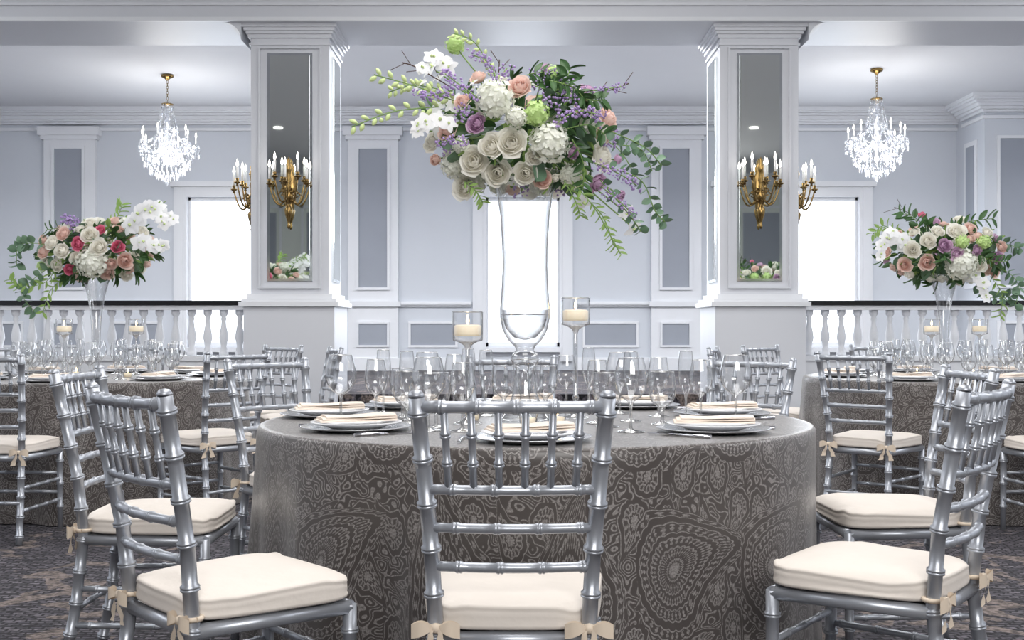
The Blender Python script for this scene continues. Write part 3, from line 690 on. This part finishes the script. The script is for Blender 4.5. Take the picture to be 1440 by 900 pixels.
def arrangement(name,C,E,flowers,trails,seed=1,nleaf=260,backfill=True,sc=1.,fill=40,fkinds='wpw',fs=.03):
    random.seed(seed); b=MB(); C=Vector(C)
    for i in range(nleaf):
        d=Vector((random.gauss(0,1),random.gauss(0,1),random.gauss(0,1))).normalized(); k=U(.45,.93)
        p=C+Vector((d.x*E[0],d.y*E[1],d.z*E[2]))*k; q=(d+Vector((U(-.7,.7),U(-.7,.7),U(-.7,.7))))
        b.add(lf if R()<.5 else (lf2 if R()<.6 else eu),leafM(p,q,U(.04,.075)*sc))
    mats={'w':'rwhite','p':'rpeach','m':'rmauve','k':'rpink'}
    pos=[]
    def put(kind,x,z,s,back=False):
        dx=(x-C.x)/E[0]; dz=(z-C.z)/E[2]; q=max(.0,1-dx*dx-dz*dz); sg=1 if back else -1
        p=Vector((x,C.y+sg*(E[1]*math.sqrt(q)+.015+U(-.012,.015)),z)); d=Vector((dx*.55+U(-.25,.25),sg*(.5+math.sqrt(q)),dz*.55+.2+U(-.2,.3))); pos.append((p,s))
        if kind in mats:
            b.add(random.choice(roses[:2] if s>.035 else roses[1:]),place(d,p)@Matrix.Scale(s*1.06,4),{'rwhite':mats[kind]})
        elif kind=='h': b.add(hyd,place(d,p)@Matrix.Scale(s,4))
        elif kind=='v': b.add(vib,place(d,p)@Matrix.Scale(s,4))
        elif kind=='o': b.add(orc,place(d,p)@Matrix.Scale(s,4))
        if (dx*dx+dz*dz)>1: b.tube([C+(p-C)*.4,p-d.normalized()*s*.4],.0025,5,'stem')
    for k,x,z,s in flowers: put(k,x,z,s)
    if backfill:
        for k,x,z,s in flowers:
            dx=(x-C.x)/E[0]; dz=(z-C.z)/E[2]
            if dx*dx+dz*dz<.95: put(k,2*C.x-x+U(-.02,.02),z+U(-.02,.02),s,True)
    made=0
    for _ in range(fill*12):
        if made>=fill: break
        d=Vector((random.gauss(0,1),random.gauss(0,1),random.gauss(0,1))).normalized()
        p=C+Vector((d.x*E[0],d.y*E[1],d.z*E[2]))
        if any((p-q).length<.72*(s+fs) for q,s in pos): continue
        k=random.choice(fkinds); s=fs*U(.8,1.15); pos.append((p,s)); made+=1
        if k in mats: b.add(random.choice(roses),place(d,p)@Matrix.Scale(s,4),{'rwhite':mats[k]})
        elif k=='h': b.add(hyd,place(d,p)@Matrix.Scale(s,4))
        elif k=='v': b.add(vib,place(d,p)@Matrix.Scale(s*.8,4))
        elif k=='o':
            for _ in range(3): b.add(orc,place(d,p+Vector((U(-1,1),U(-1,1),U(-1,1)))*s*.7)@Matrix.Scale(s*.7,4))
        elif k=='l':
            for _ in range(4): b.add(lf,leafM(p,d+Vector((U(-1,1),U(-1,1),U(-1,1))),s*2))
        elif k=='u':
            for _ in range(30): b.add(blob,place((R()-.5,R()-.5,R()),p+d*.01+Vector((U(-1,1),U(-1,1),U(-1,1)))*s)@Matrix.Scale(s*.15,4))
    for kind,s,pts in trails: trail(b,pts,kind,s)
    return b.mesh(name)
def conv(fl,s,x0,y0): return [(k,(px-x0)/s,(y0-py)/s,r) for k,px,py,r in fl]
def convt(tr,s,x0,y0): return [(k,sz,[((px-x0)/s,y,(y0-py)/s) for px,py,y in pts]) for k,sz,pts in tr]
F=[('w',668,234,.052),('w',719,214,.048),('w',692,218,.046),('w',845,222,.050),('w',653,264,.044),('w',700,250,.044),('w',738,252,.042),('p',730,138,.044),('p',853,171,.048),('p',632,190,.042),('p',762,258,.034),
 ('m',672,187,.036),('m',826,130,.036),('m',840,258,.038),('m',767,97,.030),('p',672,110,.036),('m',802,225,.030),('v',640,64,.034),('v',752,176,.044),('v',777,104,.030),('h',697,156,.062),('h',770,214,.064),('h',640,232,.050),('h',725,182,.034),
 ('w',608,200,.036),('h',800,250,.036),('o',608,95,.045),('o',622,108,.04),('o',590,120,.04),('o',604,165,.05),('o',622,178,.05),('o',590,180,.045),('o',615,150,.045),('o',640,150,.04),('w',812,262,.030),('o',890,322,.038),('o',880,300,.032),('o',820,285,.035),('o',815,250,.04),('m',872,275,.026),('o',690,126,.03),('p',652,150,.030),('p',612,225,.03),('m',868,225,.024)]
T=[('bud',.016,[(640,150,-.1),(590,135,-.15),(535,122,-.18)]),('bud',.016,[(620,160,-.12),(560,170,-.16),(505,192,-.18)]),('bud',.014,[(620,130,-.05),(580,120,0),(545,125,.05)]),('bud',.012,[(700,120,-.05),(670,70,-.08),(640,58,-.1)]),
 ('purple',.017,[(690,165,-.20),(655,140,-.19),(630,120,-.17)]),('purple',.016,[(640,140,-.15),(615,150,-.18),(595,150,-.2)]),('purple',.015,[(700,130,-.12),(690,100,-.1),(665,85,-.08)]),
 ('purple',.019,[(780,190,-.23),(805,175,-.23),(835,178,-.21)]),('purple',.015,[(790,140,-.14),(830,140,-.14),(872,130,-.1)]),('purple',.017,[(830,240,-.18),(865,255,-.17),(890,268,-.12)]),('purple',.014,[(840,270,-.15),(870,295,-.15),(885,310,-.13)]),('purple',.014,[(745,130,-.12),(790,150,-.18),(810,160,-.2)]),('purple',.014,[(660,215,-.2),(640,210,-.2),(620,215,-.18)]),
 ('euc',.030,[(850,190,-.1),(900,215,-.12),(925,240,-.1)]),('euc',.030,[(850,240,-.1),(895,260,-.12),(915,300,-.1),(930,315,-.08)]),('euc',.027,[(840,260,-.12),(880,310,-.14),(895,330,-.12)]),('euc',.026,[(870,200,.05),(905,205,.08),(922,235,.1)]),
 ('lleaf',.030,[(800,262,-.15),(830,300,-.18),(850,335,-.18),(865,362,-.18)]),('lleaf',.028,[(790,262,-.15),(805,290,-.16),(812,310,-.15)]),('lleaf',.03,[(655,262,-.12),(670,275,-.14),(680,290,-.12)]),
 ('leaf',.045,[(770,150,-.17),(790,130,-.15),(800,105,-.1)]),('leaf',.042,[(780,200,-.20),(820,190,-.19),(845,198,-.13)]),('leaf',.045,[(740,115,-.1),(765,112,-.1),(800,125,-.1)]),('leaf',.040,[(800,210,-.20),(815,240,-.18),(815,275,-.16)]),('leaf',.042,[(800,150,-.18),(830,155,-.16),(845,150,-.12)]),('leaf',.042,[(770,130,-.18),(800,140,-.2),(815,155,-.2)]),
 ('twig',.03,[(800,150,-.05),(845,135,-.05),(882,122,-.05)]),('twig',.03,[(690,130,.02),(700,105,.02),(702,82,.02)]),('twig',.03,[(640,130,-.05),(590,105,-.1),(570,98,-.1)]),('orchid',.036,[(640,110,-.1),(612,100,-.12),(596,108,-.13)]),('orchid',.036,[(640,190,-.15),(605,185,-.18),(592,200,-.18)]),
 ('leaf',.05,[(700,150,.15),(640,130,.2),(590,140,.22)]),('euc',.03,[(800,170,.15),(870,190,.2),(905,240,.2)]),('lleaf',.035,[(800,250,.15),(850,290,.2),(870,340,.18)])]
X0,Y0=738,592
m1=arrangement('flower_arrangement',((738-X0)/434,0,(Y0-188)/434),(.265,.20,.180),conv(F,434,X0,Y0),convt(T,434,X0,Y0),seed=5,nleaf=290,fill=60,fkinds='wohuulh',fs=.028)
def vase_main(b):
    b.lathe([(.088,.001),(.090,.006),(.078,.014),(.055,.045),(.040,.09),(.034,.14),(.030,.17),(.040,.182),(.046,.20),(.040,.218),(.028,.230),(.034,.243),(.055,.262),(.073,.295),(.081,.335),(.081,.37),(.076,.43),(.073,.50),(.074,.56),(.080,.66),(.092,.74),(.112,.79),(.120,.805)],44,'vglass',cap=False)
    b.lathe([(0,.262),(.035,.27),(.062,.30),(.072,.335),(.074,.36)],32,'vglass',cap=False)
    b.lathe([(0,.345),(.075,.345)],32,'water',cap=False)
    b.lathe([(0,.01),(.03,.03),(.015,.08),(.022,.12),(.012,.15),(0,.17)],20,'vglass',cap=False)
    for rr,z in((.120,.805),(.089,.004),(.046,.20),(.0765,.345)): b.tube([(rr*math.cos(2*pi*i/44),rr*math.sin(2*pi*i/44),z) for i in range(45)],.0016,5,'rim',cap=False)
vm=mk('glass_trumpet_vase',vase_main)
def vase_small(b):
    b.lathe([(.075,.001),(.076,.005),(.03,.015),(.014,.03),(.016,.045),(.020,.07),(.024,.2),(.032,.35),(.048,.48),(.072,.57),(.092,.62)],32,'vglass',cap=False)
    b.lathe([(0,.2),(.023,.2)],24,'water',cap=False)
    b.tube([(.092*math.cos(2*pi*i/32),.092*math.sin(2*pi*i/32),.62) for i in range(33)],.002,5,'rim',cap=False)
vs=mk('glass_trumpet_vase',vase_small)
def centerpiece(v,a,x,y,rz=0):
    e=empty('floral_centerpiece',(x,y,TZ),rz); inst(v,'glass_vase',parent=e); inst(a,'flower_arrangement',parent=e)
centerpiece(vm,m1,.042,3.75); centerpiece(vm,m1,-3.35,2.4,pi); centerpiece(vm,m1,3.65,2.4,pi*.8)
FL=[('h',146,372,.095),('k',130,347,.046),('k',182,351,.044),('k',110,381,.040),('k',155,327,.036),('w',160,352,.055),('p',188,370,.055),('w',108,357,.055),('p',75,357,.05),('p',160,384,.05),('w',127,366,.045),('w',135,318,.05),('p',105,332,.05),('h',175,318,.06),('p',208,345,.034),('w',92,375,.05),('w',200,325,.05),('p',165,312,.045),('w',145,335,.05),('w',92,345,.05),('w',178,388,.045),('p',70,340,.04),('v',60,375,.035)]
TLr=[('orchid',.065,[(190,325,-.15),(215,305,-.2),(235,300,-.2),(245,325,-.2)]),('orchid',.06,[(200,340,-.15),(230,345,-.2),(245,350,-.2)]),('orchid',.06,[(185,320,0),(220,295,0),(242,312,0)]),('euc',.05,[(100,350,-.1),(60,345,-.15),(40,350,-.15),(38,375,-.15)]),('euc',.05,[(90,370,-.1),(60,395,-.15),(45,415,-.15),(62,438,-.15)]),('lleaf',.055,[(90,380,-.12),(75,400,-.15),(45,405,-.18),(32,395,-.18)]),('leaf',.06,[(120,340,-.1),(100,325,-.1),(75,325,-.1)]),('lleaf',.06,[(150,330,0),(165,305,0),(172,288,0)]),('lleaf',.055,[(170,320,0),(200,300,0),(225,292,0)]),('purple',.03,[(120,330,-.15),(115,315,-.15),(100,310,-.1)]),('lleaf',.05,[(90,390,0),(70,410,0),(60,440,0)])]
m2=arrangement('flower_arrangement',((138-135)/229,0,(530-352)/229),(.34,.24,.165),conv(FL,229,135,530),convt(TLr,229,135,530),seed=8,nleaf=280,sc=1.2,fill=36,fkinds='wpphll',fs=.042)
centerpiece(vs,m2,TL[0]-.02,TL[1])
FR=[('h',1330,375,.095),('w',1285,343,.055),('m',1305,350,.05),('v',1328,345,.045),('k',1292,303,.034),('v',1360,345,.045),('m',1322,362,.045),('p',1285,372,.055),('w',1325,330,.055),('w',1265,355,.05),('p',1350,325,.045),('m',1385,365,.045),('p',1395,382,.045),('w',1355,375,.05),('w',1245,335,.045),('p',1260,375,.045),('w',1345,395,.045),('w',1300,330,.045),('p',1395,350,.045),('w',1365,390,.045),('m',1310,312,.04),('w',1345,310,.04),('p',1240,355,.04),('w',1375,330,.045)]
TRr=[('orchid',.055,[(1265,350,-.15),(1240,335,-.2),(1225,345,-.2),(1220,370,-.2)]),('orchid',.055,[(1345,385,-.15),(1360,400,-.2),(1362,420,-.2)]),('euc',.05,[(1370,370,-.1),(1400,385,-.15),(1415,405,-.15),(1410,430,-.15)]),('euc',.05,[(1370,345,-.1),(1400,345,-.1),(1422,352,-.1)]),('leaf',.065,[(1285,330,-.1),(1275,310,-.1),(1255,300,-.1)]),('leaf',.065,[(1330,330,-.1),(1350,315,-.1),(1385,310,-.1)]),('lleaf',.055,[(1380,390,-.1),(1395,415,-.12),(1392,445,-.12)]),('lleaf',.055,[(1260,330,0),(1240,318,0),(1225,330,0)]),('leaf',.06,[(1350,360,-.22),(1375,370,-.2),(1400,370,-.15)]),('twig',.05,[(1300,320,0),(1275,300,0),(1255,292,0)]),('euc',.05,[(1370,400,0),(1395,420,0),(1425,415,0)])]
m3=arrangement('flower_arrangement',((1322-1325)/229,0,(530-355)/229),(.36,.24,.17),conv(FR,229,1325,530),convt(TRr,229,1325,530),seed=11,nleaf=300,sc=1.2,fill=34,fkinds='wpmll',fs=.042)
centerpiece(vs,m3,TR[0]-.05,TR[1])

# ---------------------------------------------------------------- lights
def area(name,loc,sx,sy,p,col,rot=(0,0,0)):
    l=bpy.data.lights.new(name,'AREA'); l.shape='RECTANGLE'; l.size=sx; l.size_y=sy; l.energy=p; l.color=col
    o=bpy.data.objects.new(name,l); scene.collection.objects.link(o); o.location=loc; o.rotation_euler=rot; return o
W=(1,.985,.965); C_=(.96,.975,1)
area('rear_fill_light',(1.2,-3.2,3.4),4,1.4,255,W,(math.radians(68),0,0))  # added fill behind the camera, tilted forward to brighten fronts; no known fixture
area('ceiling_fill_light',(.1,4.4,4.2),2.4,7,215,W)  # overhead areas are added fill, out of view, not known ceiling fixtures
area('ceiling_fill_light',(-5.8,4.5,4.2),2.2,7,190,C_)
area('ceiling_fill_light',(5.9,4.5,4.2),2.2,7,230,C_)
area('hidden_gallery_fill',(0,10.85,3.86),14,.8,740,C_,(math.radians(-12),0,0))  # added fill hidden behind the beam to brighten the far room; no known cove
for w in wins: area('window_daylight',((w[0]+w[1])/2,FW-.15,1.8),.9,1.8,35,(.85,.92,1),(math.radians(-90),0,0))
for x,y in((-3.87,13.0),(4.0,12.7)):
    l=bpy.data.lights.new('chandelier_glow','POINT'); l.energy=48; l.color=(1,.97,.92); l.shadow_soft_size=.3
    o=bpy.data.objects.new('chandelier_glow',l); scene.collection.objects.link(o); o.location=(x,y,2.95)
b=MB()
for x in(-3.73,3.86): 
    for y in(.7,): b.lathe([(.07,0),(.07,.01)],20,'down',Matrix.Translation((x,y,4.235)))
b.obj('recessed_downlights')
w=bpy.data.worlds.new('world'); scene.world=w; w.use_nodes=True; w.node_tree.nodes['Background'].inputs[0].default_value=(.6,.68,.8,1); w.node_tree.nodes['Background'].inputs[1].default_value=.6

cam=bpy.data.cameras.new('camera'); co=bpy.data.objects.new('camera',cam); scene.collection.objects.link(co)
co.location=(0,0,1.065); co.rotation_euler=(pi/2,0,0); cam.lens=40.7; cam.sensor_width=36; cam.shift_y=.0069; cam.clip_end=100
scene.camera=co
